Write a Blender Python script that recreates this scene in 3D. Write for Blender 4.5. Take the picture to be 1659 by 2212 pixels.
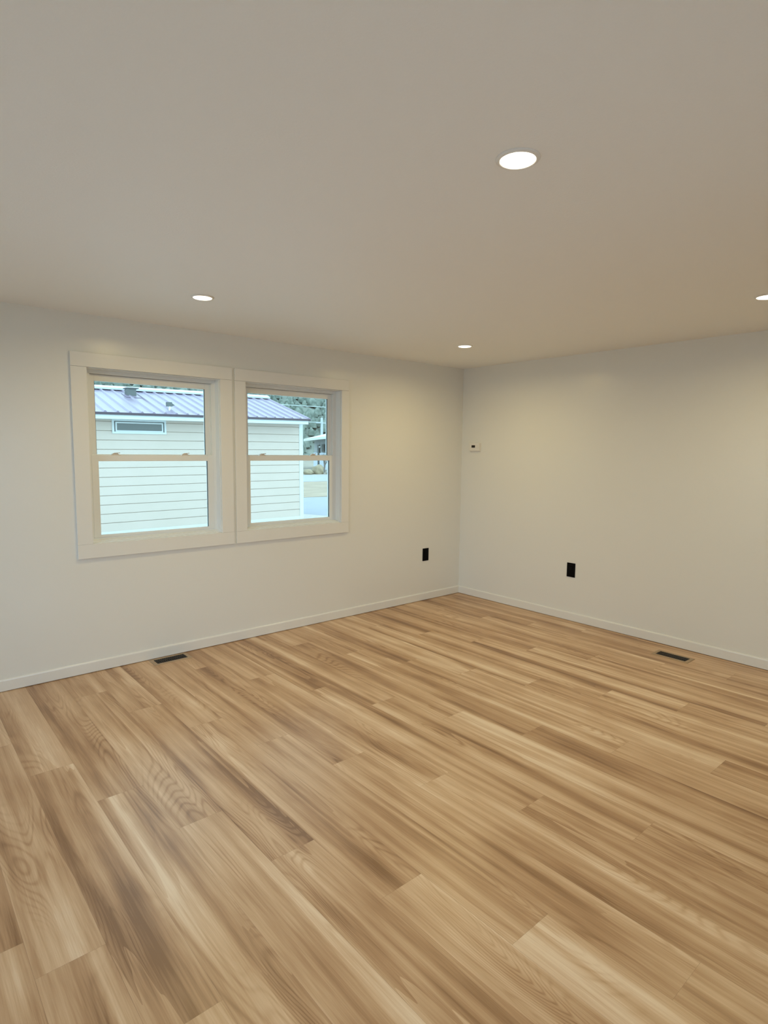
import bpy, bmesh, math, random
from mathutils import Vector, Matrix
R = random.Random(7)
C = bpy.context.scene.collection
SC = bpy.context.scene
for o in list(bpy.data.objects): bpy.data.objects.remove(o)

# ------------------------------------------------------------------ camera
H = 2.29                      # ceiling height
PITCH, YAW, ROLL = 0.10359556, 0.71131563, 0.01094616
CAM = Vector((-4.5567, -4.0830, 1.4669))
cd = bpy.data.cameras.new('camera'); cam = bpy.data.objects.new('camera', cd); C.objects.link(cam)
cd.sensor_fit = 'HORIZONTAL'; cd.sensor_width = 36.0; cd.lens = 36.0*1277.97/1659.0
cd.clip_start = 0.02; cd.clip_end = 600
fw = Vector((math.sin(YAW)*math.cos(PITCH), math.cos(YAW)*math.cos(PITCH), -math.sin(PITCH)))
rt = Vector((math.cos(YAW), -math.sin(YAW), 0)); up = rt.cross(fw)
r2 = rt*math.cos(ROLL)+up*math.sin(ROLL); u2 = -rt*math.sin(ROLL)+up*math.cos(ROLL)
cam.matrix_world = Matrix(((r2.x, u2.x, -fw.x, CAM.x), (r2.y, u2.y, -fw.y, CAM.y), (r2.z, u2.z, -fw.z, CAM.z), (0, 0, 0, 1)))
SC.camera = cam

# ------------------------------------------------------------------ light and exposure
SC.view_settings.view_transform = 'Standard'; SC.view_settings.look = 'None'
SC.view_settings.gamma = 1.0; SC.view_settings.use_curve_mapping = False
SC.view_settings.exposure = 0.0
SKY = (0.65, 0.82, 1.0); SKY_STRENGTH = 4.2
LAMP_COL = (1.0, 0.80, 0.38); LAMP_W = 7.0; DISC = 4.0
w = bpy.data.worlds.new('overcast_sky'); SC.world = w; w.use_nodes = True
bg = w.node_tree.nodes['Background']; bg.inputs[0].default_value = (*SKY, 1); bg.inputs[1].default_value = SKY_STRENGTH
SC.cycles.max_bounces = 12; SC.cycles.diffuse_bounces = 8; SC.cycles.transparent_max_bounces = 16
SC.cycles.sample_clamp_indirect = 6.0

XW, YS = -5.6, -5.2           # west and south ends of the room (behind the camera)
XE, YN = 0.0, 0.0

# openings: (u0,u1,z0,z1) along each wall
W1 = (-3.516, -2.627, 0.848, 1.966)
W2 = (-2.424, -1.535, 0.848, 1.966)
WEST = (-3.0, -0.5, 0.05, 2.08)    # glazed patio door on the west wall (y range)
SOUTH = (-5.3, -2.55, 0.45, 2.0)   # window on the south wall (x range)

def portal(name, loc, rot, sx, sy):
    l = bpy.data.lights.new(name, 'AREA'); l.shape = 'RECTANGLE'; l.size = sx; l.size_y = sy
    l.cycles.is_portal = True
    o = bpy.data.objects.new(name, l); C.objects.link(o); o.location = loc; o.rotation_euler = rot
portal('sky_portal', ((W1[0]+W1[1])/2, 0.17, 1.407), (-math.pi/2, 0, 0), .9, 1.12)
portal('sky_portal', ((W2[0]+W2[1])/2, 0.17, 1.407), (-math.pi/2, 0, 0), .9, 1.12)
portal('sky_portal', (XW-.17, (WEST[0]+WEST[1])/2, 1.065), (0, -math.pi/2, 0), 2.03, 2.5)
portal('sky_portal', ((SOUTH[0]+SOUTH[1])/2, YS-.17, 1.225), (math.pi/2, 0, 0), 2.75, 1.55)

# ------------------------------------------------------------------ helpers
def tag(o, label=None, cat=None, group=None, kind=None):
    if label: o['label'] = label
    if cat: o['category'] = cat
    if group: o['group'] = group
    if kind: o['kind'] = kind
    return o
def thing(name, label, cat, loc=(0, 0, 0), rz=0, group=None):
    o = bpy.data.objects.new(name, None); C.objects.link(o); o.empty_display_size = .05
    o.location = loc; o.rotation_euler = (0, 0, rz)
    return tag(o, label, cat, group)
def obj(name, bm, m, parent=None, smooth=False, bevel=0):
    me = bpy.data.meshes.new(name)
    bmesh.ops.recalc_face_normals(bm, faces=bm.faces)
    bm.to_mesh(me); bm.free()
    if m is not None:
        for mm in (m if isinstance(m, (list, tuple)) else [m]): me.materials.append(mm)
    o = bpy.data.objects.new(name, me); C.objects.link(o)
    if parent: o.parent = parent
    if smooth:
        for p in me.polygons: p.use_smooth = True
    if bevel:
        b = o.modifiers.new('bevel', 'BEVEL'); b.width = bevel; b.segments = 2; b.limit_method = 'ANGLE'
    return o
def struct(name, bm, m, parent=None, bevel=0):
    o = obj(name, bm, m, parent, bevel=bevel)
    if not parent: o['kind'] = 'structure'
    return o
def box(bm, x0, x1, y0, y1, z0, z1, mi=0):
    v = [bm.verts.new((x, y, z)) for x in (x0, x1) for y in (y0, y1) for z in (z0, z1)]
    for f in ((0, 1, 3, 2), (4, 6, 7, 5), (0, 4, 5, 1), (2, 3, 7, 6), (0, 2, 6, 4), (1, 5, 7, 3)):
        bm.faces.new([v[i] for i in f]).material_index = mi
def B(*boxes):
    bm = bmesh.new()
    for b in boxes: box(bm, *b)
    return bm
def prism(bm, pts, axis, a, b):
    """closed profile pts (2D) extruded along axis from a to b"""
    def mk(p, t):
        if axis == 0: return (t, p[0], p[1])
        if axis == 1: return (p[0], t, p[1])
        return (p[0], p[1], t)
    va = [bm.verts.new(mk(p, a)) for p in pts]; vb = [bm.verts.new(mk(p, b)) for p in pts]
    bm.faces.new(va); bm.faces.new(vb[::-1]); n = len(pts)
    for i in range(n): bm.faces.new((va[i], va[(i+1) % n], vb[(i+1) % n], vb[i]))
def lathe(bm, prof, n=48, c=(0, 0, 0)):
    rings = []
    for r, z in prof:
        if r < 1e-6: rings.append([bm.verts.new((c[0], c[1], c[2]+z))])
        else: rings.append([bm.verts.new((c[0]+r*math.cos(2*math.pi*i/n), c[1]+r*math.sin(2*math.pi*i/n), c[2]+z)) for i in range(n)])
    for a, b in zip(rings, rings[1:]):
        for i in range(n):
            j = (i+1) % n
            if len(a) == 1: bm.faces.new((a[0], b[i], b[j]))
            elif len(b) == 1: bm.faces.new((a[i], a[j], b[0]))
            else: bm.faces.new((a[i], a[j], b[j], b[i]))
def tube(bm, a, b, r, n=8):
    a, b = Vector(a), Vector(b); d = (b-a).normalized()
    s = d.orthogonal().normalized(); t = d.cross(s)
    A = [bm.verts.new(a+(s*math.cos(2*math.pi*i/n)+t*math.sin(2*math.pi*i/n))*r) for i in range(n)]
    Bq = [bm.verts.new(b+(s*math.cos(2*math.pi*i/n)+t*math.sin(2*math.pi*i/n))*r) for i in range(n)]
    for i in range(n): bm.faces.new((A[i], A[(i+1) % n], Bq[(i+1) % n], Bq[i]))
    bm.faces.new(A[::-1]); bm.faces.new(Bq)
def ring_frame(bm, x0, x1, z0, z1, w, y0, y1, wt=None, wb=None):
    """rectangular frame in the xz plane, outer size given, member width w"""
    wt = wt or w; wb = wb or w
    box(bm, x0, x0+w, y0, y1, z0, z1); box(bm, x1-w, x1, y0, y1, z0, z1)
    box(bm, x0+w, x1-w, y0, y1, z1-wt, z1); box(bm, x0+w, x1-w, y0, y1, z0, z0+wb)

# ------------------------------------------------------------------ materials
def mat(name, col=(.8, .8, .8), rough=.5, metal=0, spec=.5, coat=0, coat_rough=.1):
    m = bpy.data.materials.new(name); m.use_nodes = True
    p = m.node_tree.nodes['Principled BSDF']
    p.inputs['Base Color'].default_value = (*col, 1); p.inputs['Roughness'].default_value = rough
    p.inputs['Metallic'].default_value = metal; p.inputs['Specular IOR Level'].default_value = spec
    p.inputs['Coat Weight'].default_value = coat; p.inputs['Coat Roughness'].default_value = coat_rough
    return m
def N(m, t, **k):
    n = m.node_tree.nodes.new(t)
    for a, v in k.items(): setattr(n, a, v)
    return n
def noise(m, vec, scale, detail=3, rough=.5, dist=0):
    n = N(m, 'ShaderNodeTexNoise'); n.inputs['Scale'].default_value = scale; n.inputs['Detail'].default_value = detail
    n.inputs['Roughness'].default_value = rough; n.inputs['Distortion'].default_value = dist
    m.node_tree.links.new(vec, n.inputs['Vector']); return n.outputs['Fac']
def ramp(m, fac, stops):
    r = N(m, 'ShaderNodeValToRGB'); e = r.color_ramp.elements
    while len(e) < len(stops): e.new(.5)
    for i, (p, c) in enumerate(stops): e[i].position = p; e[i].color = (*c, 1) if len(c) == 3 else c
    m.node_tree.links.new(fac, r.inputs[0]); return r.outputs[0]
def bump(m, h, strength, dist):
    b = N(m, 'ShaderNodeBump'); b.inputs['Strength'].default_value = strength; b.inputs['Distance'].default_value = dist
    m.node_tree.links.new(h, b.inputs['Height']); m.node_tree.links.new(b.outputs[0], m.node_tree.nodes['Principled BSDF'].inputs['Normal'])
def mottle(name, c0, c1, scale, rough=.8, detail=4, bstr=0, bdist=.02, stretch=(1, 1, 1), metal=0):
    m = mat(name, c0, rough, metal); tc = N(m, 'ShaderNodeTexCoord'); mp = N(m, 'ShaderNodeMapping')
    mp.inputs['Scale'].default_value = stretch; m.node_tree.links.new(tc.outputs['Object'], mp.inputs[0])
    f = noise(m, mp.outputs[0], scale, detail, .6)
    m.node_tree.links.new(ramp(m, f, [(.3, c0), (.7, c1)]), m.node_tree.nodes['Principled BSDF'].inputs['Base Color'])
    if bstr: bump(m, f, bstr, bdist)
    return m
def paint(name, col, rough, bs=.06, scale=260):
    m = mat(name, col, rough); tc = N(m, 'ShaderNodeTexCoord')
    a = noise(m, tc.outputs['Object'], scale, 2, .6)
    bump(m, a, bs, .002); return m

M = {}
M['wall'] = paint('wall_paint', (.79, .795, .765), .27, .10, 170)
M['ceiling'] = paint('ceiling_paint', (.90, .905, .89), .6, .30, 150)
M['trim'] = mat('trim_paint', (.80, .80, .775), .20)
M['vinyl'] = mat('window_vinyl', (.78, .80, .80), .35)
M['gasket'] = mat('gasket', (.02, .025, .025), .5)
M['lockm'] = mat('lock_vinyl', (.62, .58, .52), .4)
M['black'] = mat('black_plastic', (.002, .002, .0025), .5, spec=.08)
M['screen'] = mat('dark_screen', (.006, .003, .002), .2)
M['white_plastic'] = mat('white_plastic', (.80, .78, .74), .4)
M['register'] = mottle('register_paint', (.36, .26, .16), (.43, .32, .21), 8, .5)
M['slat'] = mat('dark_slats', (.012, .008, .004), .5)
M['pit'] = mat('hole_shade_black', (.003, .002, .002), .9)
M['ext'] = mat('exterior_wall', (.75, .76, .74), .7)
M['gap'] = mat('plank_gap', (.22, .14, .08), .9)

def glass(name, tint, refl=.05):
    m = bpy.data.materials.new(name); m.use_nodes = True; nt = m.node_tree; nt.nodes.clear()
    o = N(m, 'ShaderNodeOutputMaterial'); mx = N(m, 'ShaderNodeMixShader'); t = N(m, 'ShaderNodeBsdfTransparent')
    g = N(m, 'ShaderNodeBsdfGlossy'); fr = N(m, 'ShaderNodeFresnel'); fr.inputs[0].default_value = 1.45
    t.inputs[0].default_value = (*tint, 1); g.inputs['Roughness'].default_value = .02; g.inputs[0].default_value = (.9, .95, .95, 1)
    nt.links.new(fr.outputs[0], mx.inputs[0]); nt.links.new(t.outputs[0], mx.inputs[1]); nt.links.new(g.outputs[0], mx.inputs[2])
    nt.links.new(mx.outputs[0], o.inputs[0]); return m
M['glass'] = glass('window_glass', (.80, .88, .85)); M['clear'] = glass('clear_glass', (.94, .95, .95))

def emis(name, col, s):
    m = bpy.data.materials.new(name); m.use_nodes = True; p = m.node_tree.nodes['Principled BSDF']
    p.inputs['Base Color'].default_value = (.8, .8, .8, 1)
    p.inputs['Emission Color'].default_value = (*col, 1); p.inputs['Emission Strength'].default_value = s; return m
M['lamp'] = emis('lit_diffuser', (1, .90, .70), DISC)

def plank_material():
    m = mat('oak_vinyl_plank', (.5, .35, .2), .42); nt = m.node_tree; p = nt.nodes['Principled BSDF']
    tc = N(m, 'ShaderNodeTexCoord'); at = N(m, 'ShaderNodeAttribute'); at.attribute_name = 'plank'
    # shift the grain by a random amount on every plank
    off = N(m, 'ShaderNodeVectorMath', operation='SCALE'); off.inputs['Scale'].default_value = 37.0
    nt.links.new(at.outputs['Color'], off.inputs[0])
    ad = N(m, 'ShaderNodeVectorMath', operation='ADD'); nt.links.new(tc.outputs['Object'], ad.inputs[0]); nt.links.new(off.outputs[0], ad.inputs[1])
    def mp(s):
        n = N(m, 'ShaderNodeMapping'); n.inputs['Scale'].default_value = s; nt.links.new(ad.outputs[0], n.inputs[0]); return n.outputs[0]
    def math_(op, a, b):
        n = N(m, 'ShaderNodeMath', operation=op)
        for i, v in enumerate((a, b)):
            if isinstance(v, (int, float)): n.inputs[i].default_value = v
            elif v is not None: nt.links.new(v, n.inputs[i])
        return n.outputs[0]
    broad = noise(m, mp((11, .42, 1)), 1.0, 2, .45, .25)        # wide bands along the plank
    mid = noise(m, mp((32, .9, 1)), 1.0, 3, .55, .3)         # streaks
    blot = noise(m, mp((5, 2.2, 1)), 1.0, 2, .5)              # cloudy patches
    cat = noise(m, mp((5.5, .62, 1)), 1.0, 1.5, .4, .55)      # cathedral field
    sn = math_('SINE', math_('MULTIPLY', cat, 230.0), None)
    sn = math_('SUBTRACT', .35, math_('POWER', math_('ADD', math_('MULTIPLY', sn, .5), .5), 3.0))
    fine = noise(m, mp((240, 7, 1)), 1.0, 2, .6)
    mask = ramp(m, noise(m, mp((6, 1.2, 1)), 1.0, 1, .5), [(.48, (0, 0, 0)), (.66, (1, 1, 1))])
    f = math_('ADD', math_('MULTIPLY', broad, 1.25), math_('MULTIPLY', mid, .62))
    saw = math_('FRACT', math_('MULTIPLY', noise(m, mp((7.0, .34, 1)), 1.0, 3, .45, .2), 5.0), None)
    smask = ramp(m, noise(m, mp((4, .8, 1)), 1.0, 1, .5), [(.40, (0, 0, 0)), (.62, (1, 1, 1))])
    f = math_('ADD', f, math_('MULTIPLY', math_('MULTIPLY', math_('SUBTRACT', math_('POWER', saw, 2.0), .33), smask), .19))
    f = math_('ADD', f, math_('MULTIPLY', blot, .50))
    f = math_('ADD', f, math_('MULTIPLY', math_('MULTIPLY', sn, mask), .17))
    f = math_('ADD', f, math_('MULTIPLY', fine, .30))
    sep = N(m, 'ShaderNodeSeparateColor'); nt.links.new(at.outputs['Color'], sep.inputs[0])
    f = math_('ADD', f, math_('MULTIPLY', math_('SUBTRACT', sep.outputs[2], .5), .07))
    f = math_('SUBTRACT', f, .84)   # centre on .5
    col = ramp(m, f, [(.12, (.24, .125, .055)), (.36, (.44, .265, .140)), (.52, (.555, .365, .212)), (.66, (.65, .455, .285)), (.86, (.80, .63, .45))])
    nt.links.new(col, p.inputs['Base Color'])
    rr = N(m, 'ShaderNodeMapRange'); rr.inputs['To Min'].default_value = .30; rr.inputs['To Max'].default_value = .42
    nt.links.new(fine, rr.inputs['Value']); nt.links.new(rr.outputs[0], p.inputs['Roughness'])
    bump(m, fine, .08, .001)
    return m
M['plank'] = plank_material()

# ------------------------------------------------------------------ room shell
T = .15
def wall_with_holes(name, horiz, fixed0, fixed1, u0, u1, holes, m):
    """wall slab from z=0 to H; horiz='x' runs along x with thickness in y"""
    bm = bmesh.new(); us = sorted({u0, u1, *[h[0] for h in holes], *[h[1] for h in holes]})
    def bx(a, b, z0, z1):
        if horiz == 'x': box(bm, a, b, fixed0, fixed1, z0, z1)
        else: box(bm, fixed0, fixed1, a, b, z0, z1)
    for a, b in zip(us, us[1:]):
        hs = [h for h in holes if h[0] <= a+1e-6 and h[1] >= b-1e-6]
        if hs:
            bx(a, b, 0, hs[0][2]); bx(a, b, hs[0][3], H)
        else: bx(a, b, 0, H)
    return struct(name, bm, m)
wall_with_holes('wall_north', 'x', YN, YN+T, XW-T, XE+T, [W1, W2], M['wall'])
wall_with_holes('wall_east', 'y', XE, XE+T, YS-T, YN, [], M['wall'])
wall_with_holes('wall_west', 'y', XW-T, XW, YS-T, YN, [WEST], M['wall'])
wall_with_holes('wall_south', 'x', YS-T, YS, XW, XE, [SOUTH], M['wall'])
struct('ceiling', B((XW-T, XE+T, YS-T, YN+T, H, H+.2)), M['ceiling'])

# floor: individual planks with their end joints where the photo shows them
PW, PL = .185, 1.56
def floor_mesh():
    bm = bmesh.new(); lay = bm.loops.layers.float_color.new('plank'); g = .0002
    box(bm, XW-T, XE+T, YS-T, YN+T, -.12, -.0015, 1)
    k0 = int((XW+4.303)//PW)-1; k1 = int((0+4.303)//PW)+1
    rr = random.Random(21)
    for k in range(k0, k1+1):
        x0, x1 = max(-4.303+k*PW, XW), min(-4.303+(k+1)*PW, XE)
        if x1-x0 < .003: continue
        j = -2.33-.39*(k % 4)
        if k == -1: j = -2.168
        ys = [YN, YS]; y = j
        while y < YN: y += PL
        y -= PL
        while y > YS: ys.append(y); y -= PL
        ys.sort()
        for a, b in zip(ys, ys[1:]):
            col = (rr.random(), rr.random(), rr.random(), 1)
            vs = [bm.verts.new(q) for q in ((x0+g, a+g, 0), (x1-g, a+g, 0), (x1-g, b-g, 0), (x0+g, b-g, 0))]
            f = bm.faces.new(vs)
            for l in f.loops: l[lay] = col
    me = bpy.data.meshes.new('floor'); bm.to_mesh(me); bm.free()
    me.materials.append(M['plank']); me.materials.append(M['gap'])
    o = bpy.data.objects.new('floor', me); C.objects.link(o); o['kind'] = 'structure'
    return o
floor_mesh()

# baseboards with a softened top edge and the hairline gap over the floor
def bb_profile(s):   # (outwards, z)
    t, h = .012, .076
    return [(0, .0045), (s*t, .0045), (s*t, h-.010), (s*t*.86, h-.0045), (s*t*.55, h-.001), (s*t*.25, h), (0, h)]
def baseboard(name, axis, pos, s, a, b):
    bm = bmesh.new(); pr = [(pos+p[0], p[1]) for p in bb_profile(s)]
    prism(bm, pr, axis, a, b); return struct(name, bm, M['trim'])
baseboard('baseboard_north', 0, YN, -1, XW, XE)
baseboard('baseboard_east', 1, XE, -1, YS, YN-.012)
baseboard('baseboard_south', 0, YS, 1, XW, XE-.012)

# ------------------------------------------------------------------ windows on the north wall
def casing(n, x0, x1, ix0, ix1):
    z0, z1, iz0, iz1 = .757, 2.054, .848, 1.966; f = -.018
    t = struct('trim_%d' % n, B((x0, x1, f, 0, iz1+.0006, z1)), M['trim'], bevel=.0012)
    for nm, b in (('side_casing', (x0, ix0, f, 0, iz0, iz1-.0006)), ('side_casing', (ix1, x1, f, 0, iz0, iz1-.0006)),
                  ('bottom_casing', (x0, x1, f, 0, z0, iz0-.0006))):
        obj(nm, B(b), M['trim'], t, bevel=.0012)
casing(1, -3.607, -2.532, W1[0], W1[1])
casing(2, -2.512, -1.458, W2[0], W2[1])

def window(n, x0, x1, z0, z1):
    bm = bmesh.new()
    # outer vinyl frame with a stepped track, and return liner out to the room
    ring_frame(bm, x0, x1, z0, z1, .028, .060, .135)
    ring_frame(bm, x0+.028, x1-.028, z0+.028, z1-.028, .010, .120, .140)
    ring_frame(bm, x0, x1, z0, z1, .006, .000, .060)
    fr = struct('window_%d' % n, bm, M['vinyl'], bevel=.0008)
    # bright sloped sill in front of the lower sash
    s = bmesh.new(); prism(s, [(.001, z0+.0065), (.026, z0+.0085), (.026, z0+.014), (.0595, z0+.019), (.0595, z0+.001), (.001, z0+.001)], 0, x0+.006, x1-.006)
    obj('sill', s, M['vinyl'], fr, bevel=.0008)
    tr = bmesh.new()
    for a, b in ((x0+.028, x0+.036), (x1-.036, x1-.028)):
        box(tr, a, b, .060, .066, z0+.03, z1-.03); box(tr, a, b, .086, .092, z0+.03, z1-.03)
    obj('track', tr, M['vinyl'], fr)
    cx = (x0+x1)/2; gx0, gx1 = cx-.374, cx+.374; zm0, zm1 = 1.377, 1.416
    # upper sash (outer track)
    us = bmesh.new(); o0, o1 = x0+.030, x1-.030
    for a, b in ((o0, gx0), (gx1, o1)): box(us, a, b, .092, .118, zm0, z1-.030)
    box(us, gx0, gx1, .092, .118, 1.895, z1-.030); box(us, gx0, gx1, .092, .118, zm0+.004, zm1+.006)
    u = obj('upper_sash', us, M['vinyl'], fr, bevel=.001)
    # lower sash (inner track)
    ls = bmesh.new()
    for a, b in ((o0, gx0), (gx1, o1)): box(ls, a, b, .058, .088, z0+.0285, zm1)
    box(ls, gx0, gx1, .058, .088, zm0, zm1); box(ls, gx0, gx1, .058, .088, z0+.0285, .893)
    l = obj('lower_sash', ls, M['vinyl'], fr, bevel=.001)
    for par, ya, za, zb in ((u, .104, 1.42, 1.895), (l, .076, .893, 1.377)):
        obj('pane', B((gx0-.003, gx1+.003, ya, ya+.004, za-.003, zb+.003)), M['glass'], par)
        gk = bmesh.new(); box(gk, gx1-.0022, gx1, ya-.009, ya, za, zb); box(gk, gx0, gx0+.0022, ya-.009, ya, za, zb)
        obj('gasket', gk, M['gasket'], par)
    # cam locks and tilt latches on the meeting rail
    for dx in (-.262, .212):
        lk = bmesh.new(); xx = cx+dx; pr = []
        for i in range(13):
            t = i/12; pr.append((xx-.030+.06*t, zm1+.003+.014*math.sin(math.pi*min(1, t*1.15))**.8 if t < .87 else zm1+.003))
        prism(lk, [(xx-.034, zm1), *pr, (xx+.034, zm1)], 1, .062, .084)
        lo = obj('sash_lock', lk, M['lockm'], l, bevel=.001)
        lv = bmesh.new(); prism(lv, [(xx-.010, zm1+.016), (xx+.022, zm1+.019), (xx+.024, zm1+.012), (xx+.016, zm1+.015), (xx-.006, zm1+.012)], 1, .056, .066)
        obj('lock_lever', lv, M['lockm'], lo)
    for xx in (x0+.050, x1-.050):
        obj('tilt_latch', B((xx-.018, xx+.018, .062, .080, zm1, zm1+.006)), M['vinyl'], l, bevel=.0015)
window(1, *W1); window(2, *W2)

# glazing behind the camera
def plain_window_x(n, x0, x1, z0, z1, y, mullions):
    bm = bmesh.new(); ring_frame(bm, x0, x1, z0, z1, .05, y-.11, y-.04)
    for k in range(1, mullions): xm = x0+(x1-x0)*k/mullions; box(bm, xm-.03, xm+.03, y-.11, y-.04, z0+.05, z1-.05)
    fr = struct('window_%d' % n, bm, M['vinyl']); obj('pane', B((x0+.05, x1-.05, y-.08, y-.074, z0+.05, z1-.05)), M['clear'], fr)
    c = bmesh.new(); ring_frame(c, x0-.09, x1+.09, z0-.09, z1+.09, .09, y, y+.018); obj('casing', c, M['trim'], fr)
plain_window_x(3, *SOUTH, YS, 3)
def patio_door():
    y0, y1, z0, z1 = WEST; bm = bmesh.new(); x = XW
    for a, b in ((y0, y0+.06), (y1-.06, y1), ((y0+y1)/2-.035, (y0+y1)/2+.035)): box(bm, x-.11, x-.03, a, b, z0, z1)
    box(bm, x-.11, x-.03, y0+.06, y1-.06, z1-.07, z1); box(bm, x-.11, x-.03, y0+.06, y1-.06, z0, z0+.07)
    fr = struct('door_1', bm, M['vinyl'])
    obj('pane', B((x-.075, x-.069, y0+.06, y1-.06, z0+.07, z1-.07)), M['clear'], fr)
    obj('casing', B((x, x+.018, y0-.09, y0, 0, z1+.09), (x, x+.018, y1, y1+.09, 0, z1+.09), (x, x+.018, y0, y1, z1, z1+.09)), M['trim'], fr)
patio_door()

# ------------------------------------------------------------------ recessed ceiling lights
def make_light(loc, label):
    t = thing('recessed_ceiling_light', label, 'ceiling light', loc, 0, 'round recessed ceiling lights')
    rim = bmesh.new()
    lathe(rim, [(.0500, -.0042), (.0515, -.0062), (.0545, -.0060), (.0615, -.0022), (.0625, 0), (.0500, 0), (.0500, -.0042)])
    obj('trim_ring', rim, M['white_plastic'], t, smooth=True)
    d = bmesh.new(); lathe(d, [(.0498, -.001), (.0498, -.0050), (.047, -.0068), (.040, -.0084), (.025, -.0098), (.010, -.0103), (0, -.0104)])
    obj('diffuser', d, M['lamp'], t, smooth=True)
    l = bpy.data.lights.new('lamp_light', 'AREA'); l.shape = 'DISK'; l.size = .098; l.energy = LAMP_W; l.color = LAMP_COL; l.spread = 2.9
    o = bpy.data.objects.new('lamp_light', l); C.objects.link(o); o.parent = t; o.location = (0, 0, -.0115)
    return t
make_light((-3.127, -2.986, H), 'largest and brightest round ceiling light, nearest, alone in middle of ceiling')
make_light((-3.140, -.900, H), 'round lit ceiling light above the left window')
make_light((-.985, -.888, H), 'round lit ceiling light closest to the room corner, the smallest looking')
make_light((-.965, -2.965, H), 'round lit ceiling light cut by the right edge of the picture, above right wall')

# ------------------------------------------------------------------ wall devices
def outlet(label, loc, rz):
    """built facing local -y, back on the wall plane"""
    t = thing('wall_outlet', label, 'outlet', loc, rz, 'black wall outlets')
    w_, h_ = .080, .124
    pl = bmesh.new(); box(pl, -w_/2, w_/2, -.0055, 0, -h_/2, h_/2)
    obj('cover_plate', pl, M['black'], t, bevel=.002)
    fc = bmesh.new(); box(fc, -.0165, .0165, -.0075, -.0050, -.0335, .0335)
    f = obj('receptacle', fc, M['black'], t, bevel=.0007)
    for s in (-1, 1):
        z = s*.0185; hl = bmesh.new()
        box(hl, -.0075, -.0055, -.0078, -.0074, z-.001, z+.008); box(hl, .0055, .0075, -.0078, -.0074, z, z+.007)
        box(hl, -.0022, .0022, -.0078, -.0074, z-.011, z-.007)
        obj('socket_slots', hl, M['pit'], f).location = (0, 0, 0)
    for s in (-1, 1):
        sc = bmesh.new(); box(sc, -.003, .003, -.0062, -.0052, s*.0485-.003, s*.0485+.003); obj('screw', sc, M['black'], t, bevel=.001)
outlet('black wall outlet low on left wall under and right of the windows', (-.4945, 0, .4545), 0)
outlet('black wall outlet low on the right wall, right of the thermostat', (0, -1.3035, .4485), -math.pi/2)

def thermostat():
    t = thing('thermostat', 'small white wall thermostat with dark display on right wall near the corner', 'thermostat', (0, -.186, 1.508), -math.pi/2)
    # local: x to the right seen from the room, -y out of the wall
    obj('base_plate', B((-.066, .066, -.006, 0, -.043, .043)), M['white_plastic'], t, bevel=.002)
    bm = bmesh.new(); prism(bm, [(-.006, -.040), (-.024, -.034), (-.026, .036), (-.022, .040), (-.006, .041)], 0, -.062, .062)
    bd = obj('body', bm, M['white_plastic'], t, bevel=.003)
    obj('display', B((-.034, .010, -.0268, -.0255, -.003, .020)), M['screen'], bd)
    obj('button', B((.030, .044, -.0272, -.0255, .004, .012)), M['white_plastic'], bd, bevel=.001)
    obj('button', B((.030, .044, -.0265, -.0248, -.014, -.006)), M['white_plastic'], bd, bevel=.001)
thermostat()

def register(label, loc, rz):
    t = thing('floor_register', label, 'floor vent', loc, rz, 'floor heating vents')
    L, W_, l, w_ = .262, .132, .212, .088
    bm = bmesh.new()
    def loop(a, b, z): return [bm.verts.new((sx*a/2, sy*b/2, z)) for sx, sy in ((-1, -1), (1, -1), (1, 1), (-1, 1))]
    lo = [loop(L, W_, 0.0), loop(L, W_, .0012), loop(L-.012, W_-.012, .0042), loop(l+.004, w_+.004, .0042), loop(l, w_, .0035), loop(l, w_, .0006)]
    for a, b in zip(lo, lo[1:]):
        for i in range(4): bm.faces.new((a[i], a[(i+1) % 4], b[(i+1) % 4], b[i]))
    obj('frame', bm, M['register'], t)
    obj('duct_shade_plate', B((-l/2, l/2, -w_/2, w_/2, .0002, .0008)), M['pit'], t)  # flat black plate, its colour stands in for the shade inside the duct
    s = bmesh.new(); n = 15
    for row in (-1, 1):
        for i in range(n):
            x = -l/2+(i+.5)*l/n; y0, y1 = sorted((row*.003, row*(w_/2-.001)))
            prism(s, [(x-.0035, .0008), (x-.0022, .0008), (x+.0030, .0034), (x+.0018, .0034)], 1, y0, y1)
    obj('grille', s, M['slat'], t)
    obj('centre_bar', B((-l/2, l/2, -.003, .003, .0008, .0036)), M['slat'], t)
register('dark slotted floor vent in tan frame beside left wall baseboard below the windows', (-3.062, -.083, 0), 0)
register('dark slotted floor vent in tan frame near the right wall baseboard', (-.236, -2.300, 0), math.pi/2)

# ------------------------------------------------------------------ outside: ground
GZ = -.16
M['gravel'] = mottle('gravel', (.40, .38, .38), (.54, .52, .51), 14, .95, 6)
M['bounce_slab'] = mottle('bounce_concrete', (.72, .71, .69), (.78, .77, .75), 2.0, .9)  # for unseen slabs added to bounce daylight indoors
M['asphalt'] = mottle('concrete_drive', (.29, .31, .36), (.33, .35, .40), 1.5, .85, 4)
M['drygrass'] = mottle('dry_grass', (.26, .205, .15), (.42, .345, .26), .9, .95, 6, stretch=(.6, 2.2, 1))
M['road'] = mottle('pale_road', (.31, .325, .38), (.35, .36, .41), .8, .85)
M['dirt'] = mottle('earth', (.22, .19, .15), (.34, .31, .26), .6, .95)
def quad(name, pts, z, m, depth=.05):
    bm = bmesh.new(); prism(bm, [(p[0], p[1]) for p in pts], 2, z-depth, z); return struct(name, bm, m)
quad('ground', [(-60, -60), (140, -60), (140, 130), (-60, 130)], GZ, M['dirt'], .2)
quad('gravel_yard', [(-9, .15), (3.9, .15), (3.9, 7.6), (2.6, 12), (-9, 12)], GZ+.01, M['gravel'], .012)
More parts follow.
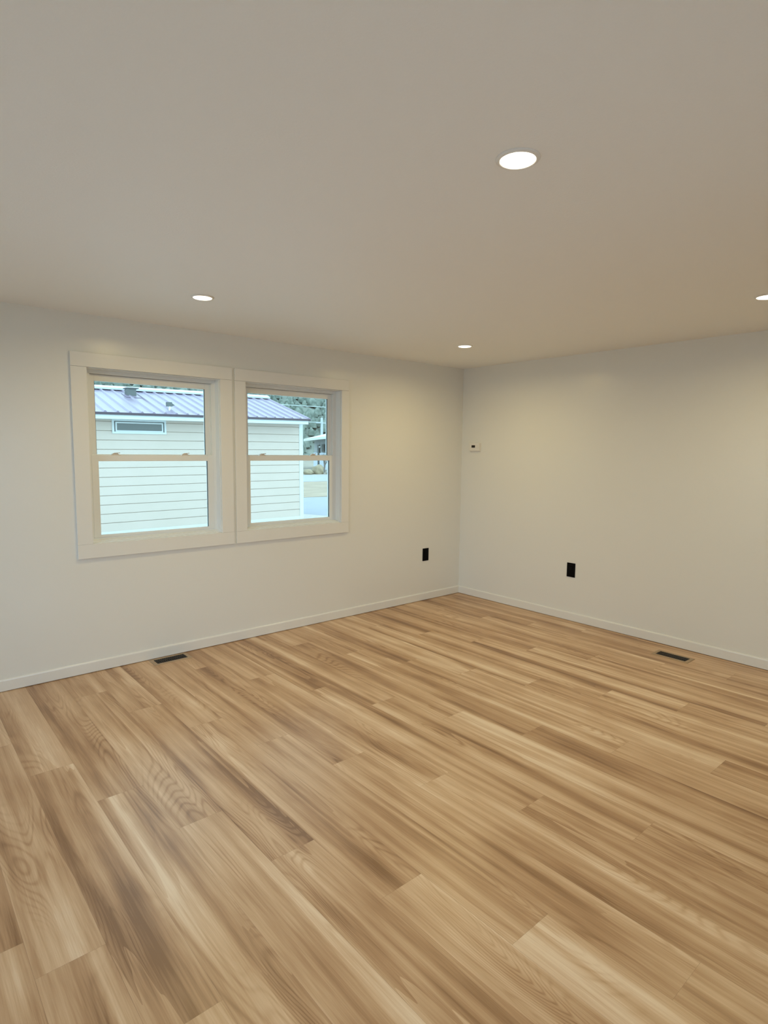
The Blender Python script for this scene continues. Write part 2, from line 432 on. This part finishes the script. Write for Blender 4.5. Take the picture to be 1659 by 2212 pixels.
quad('bounce_slab', [(-9.5, -8), (XW-T-.02, -8), (XW-T-.02, .1), (-9.5, .1)], GZ+.01, M['bounce_slab'], .012)  # added out of view to throw daylight up onto the ceiling
quad('bounce_slab_south', [(XW-T, -9.5), (.5, -9.5), (.5, YS-T-.02), (XW-T, YS-T-.02)], GZ+.01, M['bounce_slab'], .012)  # unseen bounce slab added outside the south window
quad('driveway', [(3.9, 1.0), (16, 1.0), (16, 11.4), (3.9, 13.2), (3.2, 9.8), (3.9, 7.6)], GZ+.012, M['asphalt'], .014)
quad('lawn', [(2.6, 13.6), (16, 11.6), (30, 14), (30, 20.5), (3, 21.5)], GZ+.012, M['drygrass'], .014)
quad('road', [(0, 21.7), (34, 20.7), (34, 27.4), (0, 28.2)], GZ+.012, M['road'], .014)

# ------------------------------------------------------------------ outside: neighbouring little house
M['siding'] = mottle('cream_siding', (.60, .52, .45), (.63, .545, .48), 1.2, .7, 3)
M['exttrim'] = mat('white_exterior_trim', (.66, .72, .74), .6)
M['roofm'] = mat('plum_metal_roof', (.23, .185, .27), .40, 0, .6, .35, .3)
M['drip'] = mat('plum_drip_edge', (.075, .055, .075), .5)
M['ridgem'] = mat('skylit_ridge_metal', (.55, .58, .64), .35, 0, .7)  # pale colour carries the sky light on top of the ridge
M['ventm'] = mat('vent_grey', (.13, .15, .15), .6)
M['hoodw'] = mat('pvc_white', (.85, .87, .87), .5)
M['nglass'] = mat('neighbour_glass', (.10, .12, .12), .12, 0, .6)
def neighbour():
    Y = 7.2; X0, X1 = -7.5, 2.74; YB = 10.15; Z0 = GZ; ZE = 2.05
    t = thing('small_house', 'small cream lap-sided house with plum metal roof outside the windows', 'house', (X1, Y, GZ))
    def add(nm, bm, m, par=t, bevel=0, label=None):
        o = obj(nm, bm, m, par, bevel=bevel)
        if par is t: o.location = (-X1, -Y, -GZ)
        if label: o['label'] = label
        return o
    ex = .1655; base = -.053
    wb = bmesh.new()
    # lap boards as a stepped profile, front face
    def lap(axis, a, b, face, s, z1):
        pr = [(face-s*.004, base-.09)]; z = base-.0
        k = 0
        while z < z1:
            zt = min(z+ex, z1); pr += [(face+s*.016, z), (face+s*.012, zt-.011), (face-s*.006, zt-.010), (face-s*.006, zt)]; z += ex
        pr += [(face-s*.05, z1), (face-s*.05, base-.09)]
        prism(wb, pr, axis, a, b)
    lap(0, X0, X1-.02, Y, -1, ZE)
    wo = add('siding', wb, M['siding'])
    wb = bmesh.new(); lap(1, Y+.02, YB, X1-.02, 1, ZE+.02)
    # gable triangle
    prism(wb, [(Y+.05, ZE), (YB, ZE), ((Y+YB)/2, ZE+.30*(YB-Y)/2)], 0, X1-.07, X1-.012)
    add('gable_siding', wb, M['siding'])
    add('base_trim', B((X0, X1, Y-.022, Y, GZ-.12, base), (X1-.02, X1+.006, Y, YB, GZ-.12, base)), M['exttrim'])
    add('corner_trim', B((X1-.085, X1+.008, Y-.026, Y+.01, GZ+.005, ZE-.06), (X1-.02, X1+.008, Y, Y+.08, GZ+.005, ZE-.06)), M['exttrim'])
    add('back_wall', B((X0, X1-.08, YB-.1, YB, GZ, ZE)), M['siding'])
    # roof
    S = .30; YE, ZR = 6.85, 2.085; YR = (Y+YB)/2; RX0, RX1 = X0-.3, 2.76
    zr = ZR+(YR-YE)*S
    add('fascia', B((RX0, RX1-.05, YE+.02, YE+.045, ZR-.115, ZR-.018), (RX0, RX1-.05, YE+.045, Y, ZR-.11, ZR-.098)), M['exttrim'])
    add('drip_edge', B((RX0, RX1-.005, YE-.004, YE+.02, ZR-.042, ZR-.004)), M['drip'])
    for side in (1, -1):
        bm = bmesh.new(); p = .208; n = int((RX1-RX0)/p)
        prof = []; x = RX1
        pts = [(RX1, .0)]; 
        for k in range(n+1):
            xc = RX1-.055-k*p
            if xc-.03 < RX0: break
            pts += [(xc+.030, 0), (xc+.010, .026), (xc-.010, .026), (xc-.030, 0)]
        pts.append((RX0, 0))
        if side == 1: ya, za, yb, zb = YE, ZR, YR, zr
        else: ya, za, yb, zb = 2*YR-YE, ZR, YR, zr
        top0 = [bm.verts.new((q[0], ya, za+q[1])) for q in pts]; top1 = [bm.verts.new((q[0], yb, zb+q[1])) for q in pts]
        bo0 = [bm.verts.new((q[0], ya, za-.012)) for q in pts]; bo1 = [bm.verts.new((q[0], yb, zb-.012)) for q in pts]
        for i in range(len(pts)-1):
            bm.faces.new((top0[i], top0[i+1], top1[i+1], top1[i])); bm.faces.new((bo0[i], bo1[i], bo1[i+1], bo0[i+1]))
            bm.faces.new((top0[i], bo0[i], bo0[i+1], top0[i+1]))
        bm.faces.new((top0[0], top1[0], bo1[0], bo0[0]))
        add('roof_panel', bm, M['roofm'])
    rb = bmesh.new(); w_ = .12
    prism(rb, [(YR-w_, zr-w_*S+.022), (YR, zr+.030), (YR+w_, zr-w_*S+.022), (YR+w_, zr-w_*S+.034), (YR, zr+.072), (YR-w_, zr-w_*S+.060)], 0, RX0, RX1-.02)
    add('ridge_cap', rb, M['ridgem'])
    add('roof_deck', (lambda bm: (prism(bm, [(YE+.03, ZR-.02), (YR, zr-.015), (2*YR-YE-.03, ZR-.02)], 0, RX0+.02, RX1-.06), bm)[1])(bmesh.new()), M['exttrim'])
    def rz(y): return ZR+(y-YE)*S
    # square vent near the ridge
    vx, vy = -.575, 8.15; v = bmesh.new()
    box(v, vx-.085, vx+.085, vy, vy+.18, rz(vy)-.02, rz(vy)+.155)
    vo = add('roof_vent', v, M['ventm'], bevel=.006)
    cp = bmesh.new(); box(cp, vx-.10, vx+.13, vy-.02, vy+.22, rz(vy)+.150, rz(vy)+.168); c = add('vent_cap', cp, M['ventm'], vo)
    fl = bmesh.new(); prism(fl, [(vx-.15, vy-.13), (vx+.15, vy-.13), (vx+.15, vy+.2), (vx-.15, vy+.2)], 2, 0, .004)
    for q in fl.verts: q.co.z += rz(q.co.y)+.005
    add('vent_flashing', fl, M['roofm'], vo)
    # small plumbing vent
    px, py = -.235, 7.12; pv = bmesh.new(); lathe(pv, [(0, 0), (.020, 0), (.020, .085), (0, .085)], 16, (px, py, rz(py)-.01)); po = add('vent_pipe', pv, M['hoodw'])
    hd = bmesh.new(); box(hd, px-.045, px+.045, py-.02, py+.06, rz(py)+.075, rz(py)+.155)
    prism(hd, [(px+.04, rz(py)+.075), (px+.10, rz(py)+.10), (px+.04, rz(py)+.14)], 1, py-.01, py+.04)
    add('vent_hood', hd, M['ventm'], po)
    # small awning window under the eave
    a0, a1, b0, b1 = -1.275, -.305, 1.715, 1.975
    f = bmesh.new(); ring_frame(f, a0, a1, b0, b1, .035, Y-.034, Y-.006)
    fo = add('window_casing', f, M['exttrim'])
    f = bmesh.new(); ring_frame(f, a0+.058, a1-.058, b0+.036, b1-.05, .024, Y-.030, Y-.004); add('window_frame', f, M['exttrim'], fo)
    add('window_shade_gap', B((a0+.035, a1-.035, Y-.0185, Y-.0165, b0+.035, b1-.035)), M['ventm'], fo)
    add('pane', B((a0+.08, a1-.08, Y-.024, Y-.020, b0+.058, b1-.072)), M['nglass'], fo)
    return t
nb = neighbour()
# the little house settles slightly towards its left end
nb.rotation_euler = (0, math.radians(-.4), 0); nb.location.z += .03
for ch in nb.children:
    if ch.name.split('.')[0] in ('roof_panel', 'ridge_cap', 'fascia', 'drip_edge', 'roof_deck', 'roof_vent', 'vent_pipe'):
        ch.rotation_euler = (0, math.radians(-.35), 0)

# ------------------------------------------------------------------ outside: far house, rocks, pole, hill
M['farwall'] = mottle('far_wall', (.30, .34, .38), (.36, .40, .43), .7, .8)
M['farlight'] = mat('far_pale_wall', (.55, .62, .72), .8)
M['farroof'] = mat('far_pale_roof', (.60, .66, .70), .5)
M['fardark'] = mat('far_dark', (.06, .08, .09), .6)
def far_house():
    A = Vector((20.64, 31.73)); Bp = Vector((26.2, 43.2)); d = (Bp-A).normalized(); ang = math.atan2(d.y, d.x)
    t = thing('distant_house', 'distant grey house with pale roof edge seen at the right side of right window', 'house', (A.x, A.y, GZ), ang)
    # local x runs along the eave away from the viewer, the house lies on local -y
    L0, L1 = -1.0, 12.8; ze = 2.467-GZ
    obj('wall', B((L0+.4, L1-.5, -8, -.9, 0, ze-.05)), M['farwall'], t)
    obj('lower_wall', B((L0+.4, L1-.5, -.9, -.82, 0, 1.35)), M['farlight'], t)
    bm = bmesh.new(); prism(bm, [(0, ze), (-4.4, ze+1.1), (-8.8, ze), (-8.8, ze-.06), (-4.4, ze+1.0), (0, ze-.06)], 0, L0, L1); obj('roof', bm, M['farroof'], t)
    obj('fascia', B((L0, L1, -.02, .03, ze-.20, ze-.02)), M['exttrim'], t)
    for x in (1.5, 6.0): obj('window', B((x, x+1.2, -.83, -.78, 1.45, 2.1)), M['fardark'], t)
    obj('door', B((8.6, 9.5, -.83, -.78, .05, 2.05)), M['fardark'], t)
    obj('porch_lamp', B((8.0, 8.12, -.80, -.68, 1.8, 1.95)), M['hoodw'], t)
far_house()
def rock(loc, r, sx, sy, sz, m, label, seed):
    bm = bmesh.new(); bmesh.ops.create_icosphere(bm, subdivisions=3, radius=r); q = random.Random(seed)
    ph = [q.random()*6 for _ in range(6)]
    for v in bm.verts:
        n = v.co.normalized(); k = 1+.16*math.sin(3*n.x+ph[0])*math.cos(4*n.y+ph[1])+.10*math.sin(7*n.z+ph[2]+5*n.x)
        v.co = Vector((n.x*r*k*sx, n.y*r*k*sy, n.z*r*k*sz))
    o = obj('boulder', bm, m, smooth=True); o.location = loc; tag(o, label, 'rock', 'boulders along the far road'); return o
M['rock1'] = mottle('tan_rock', (.20, .17, .12), (.42, .35, .24), 1.5, .9)
M['rock2'] = mottle('pale_rock', (.45, .47, .50), (.72, .74, .76), 1.4, .9)
M['rock3'] = mottle('dark_rock', (.06, .055, .05), (.22, .19, .17), 1.5, .9)
rock((17.25, 29.0, GZ+.12), .36, 1.0, 1, .62, M['rock1'], 'small tan boulder against the corner of small house, left of row', 1)
rock((18.20, 29.2, GZ+.22), .42, 1.0, 1, .95, M['rock1'], 'large tan boulder in the row beyond the road', 2)
rock((19.22, 29.0, GZ+.2), .40, 1.0, 1, .85, M['rock2'], 'pale white boulder in the row beyond the road', 3)
rock((20.12, 29.4, GZ+.2), .38, .9, 1, .95, M['rock3'], 'dark boulder at right end of the row beyond the road', 4)
# bare shrub stems by the rocks
M['bark'] = mat('grey_bark', (.22, .20, .19), .9)
sh = bmesh.new(); q = random.Random(5)
def twig(a, d, l, r, n):
    b = a+d*l; tube(sh, a, b, r, 5)
    if n:
        for _ in range(3): twig(b, (d+Vector((q.uniform(-.6, .6), q.uniform(-.6, .6), q.uniform(-.1, .5)))).normalized(), l*.7, r*.6, n-1)
for k in range(4): twig(Vector((0, 0, 0)), Vector((q.uniform(-.4, .4), q.uniform(-.4, .4), 1)).normalized(), .55, .03, 3)
s_ = obj('bare_shrub', sh, M['bark']); s_.location = (19.9, 30.9, GZ); tag(s_, 'leafless grey shrub among the boulders beyond the road', 'shrub')

M['polew'] = mat('weathered_pole', (.42, .47, .50), .9)
def pole():
    t = thing('utility_pole', 'pale utility pole with cross arm above the distant house roof', 'utility pole', (39.5, 59.5, GZ))
    bm = bmesh.new(); lathe(bm, [(.19, 0), (.15, 5.7), (0, 5.75)], 12); obj('pole', bm, M['polew'], t, smooth=True)
    obj('cross_arm', B((-.9, .9, -.06, .06, 5.0, 5.13)), M['polew'], t)
pole()
M['wire'] = mat('power_wire', (.50, .58, .60), .6)
def wire(a, b, sag, r, label):
    bm = bmesh.new(); a, b = Vector(a), Vector(b); n = 24
    P = [a.lerp(b, i/n)-Vector((0, 0, sag*4*(i/n)*(1-i/n))) for i in range(n+1)]
    for i in range(n): tube(bm, P[i], P[i+1], r, 6)
    o = obj('power_line', bm, M['wire']); tag(o, label, 'cable', 'power lines in front of the hill')
wire((20, 62, 7.05), (62, 59, 7.25), .12, .045, 'upper power line crossing in front of the green hill')
wire((20, 60.5, 4.95), (39.5, 59.5, 4.97), .05, .045, 'lower power line ending at the utility pole')

# wooded hillside
M['hill'] = mottle('hill_ground', (.12, .145, .125), (.26, .285, .25), .35, .95, 6)
M['leaf'] = mottle('hill_trees', (.06, .085, .07), (.24, .28, .245), .55, .95, 6)
def hill_z(x, y):
    return GZ+max(0, y-118)*.50+2.0*math.sin(x*.045)+1.6*math.sin(x*.12+y*.06)
bm = bmesh.new(); nx, ny = 70, 36; g = []
for j in range(ny+1):
    row = []
    for i in range(nx+1):
        x = -120+i*6.0; y = 124+j*4.0; row.append(bm.verts.new((x, y, hill_z(x, y)-1.5 if j else GZ-.3)))
    g.append(row)
for j in range(ny):
    for i in range(nx): bm.faces.new((g[j][i], g[j][i+1], g[j+1][i+1], g[j+1][i]))
o = obj('hillside', bm, M['hill'], smooth=True); o['kind'] = 'structure'
bm = bmesh.new(); q = random.Random(9)
for _ in range(6500):
    x = q.uniform(-60, 230); y = q.uniform(126, 250); z = hill_z(x, y)-1.8; h = q.uniform(1.6, 4.0); r = h*q.uniform(.28, .5)
    n = 6; base = [bm.verts.new((x+r*q.uniform(.8, 1.2)*math.cos(6.283*i/n), y+r*q.uniform(.8, 1.2)*math.sin(6.283*i/n), z+h*.15)) for i in range(n)]
    mid = [bm.verts.new((x+r*.8*q.uniform(.7, 1.2)*math.cos(6.283*i/n), y+r*.8*q.uniform(.7, 1.2)*math.sin(6.283*i/n), z+h*.65)) for i in range(n)]
    tp = bm.verts.new((x+q.uniform(-.3, .3), y, z+h))
    for i in range(n):
        bm.faces.new((base[i], base[(i+1) % n], mid[(i+1) % n], mid[i])); bm.faces.new((mid[i], mid[(i+1) % n], tp))
o = obj('hillside_trees', bm, M['leaf'], smooth=True); tag(o, 'dark green trees covering the hill behind the small house', 'trees', kind='stuff')
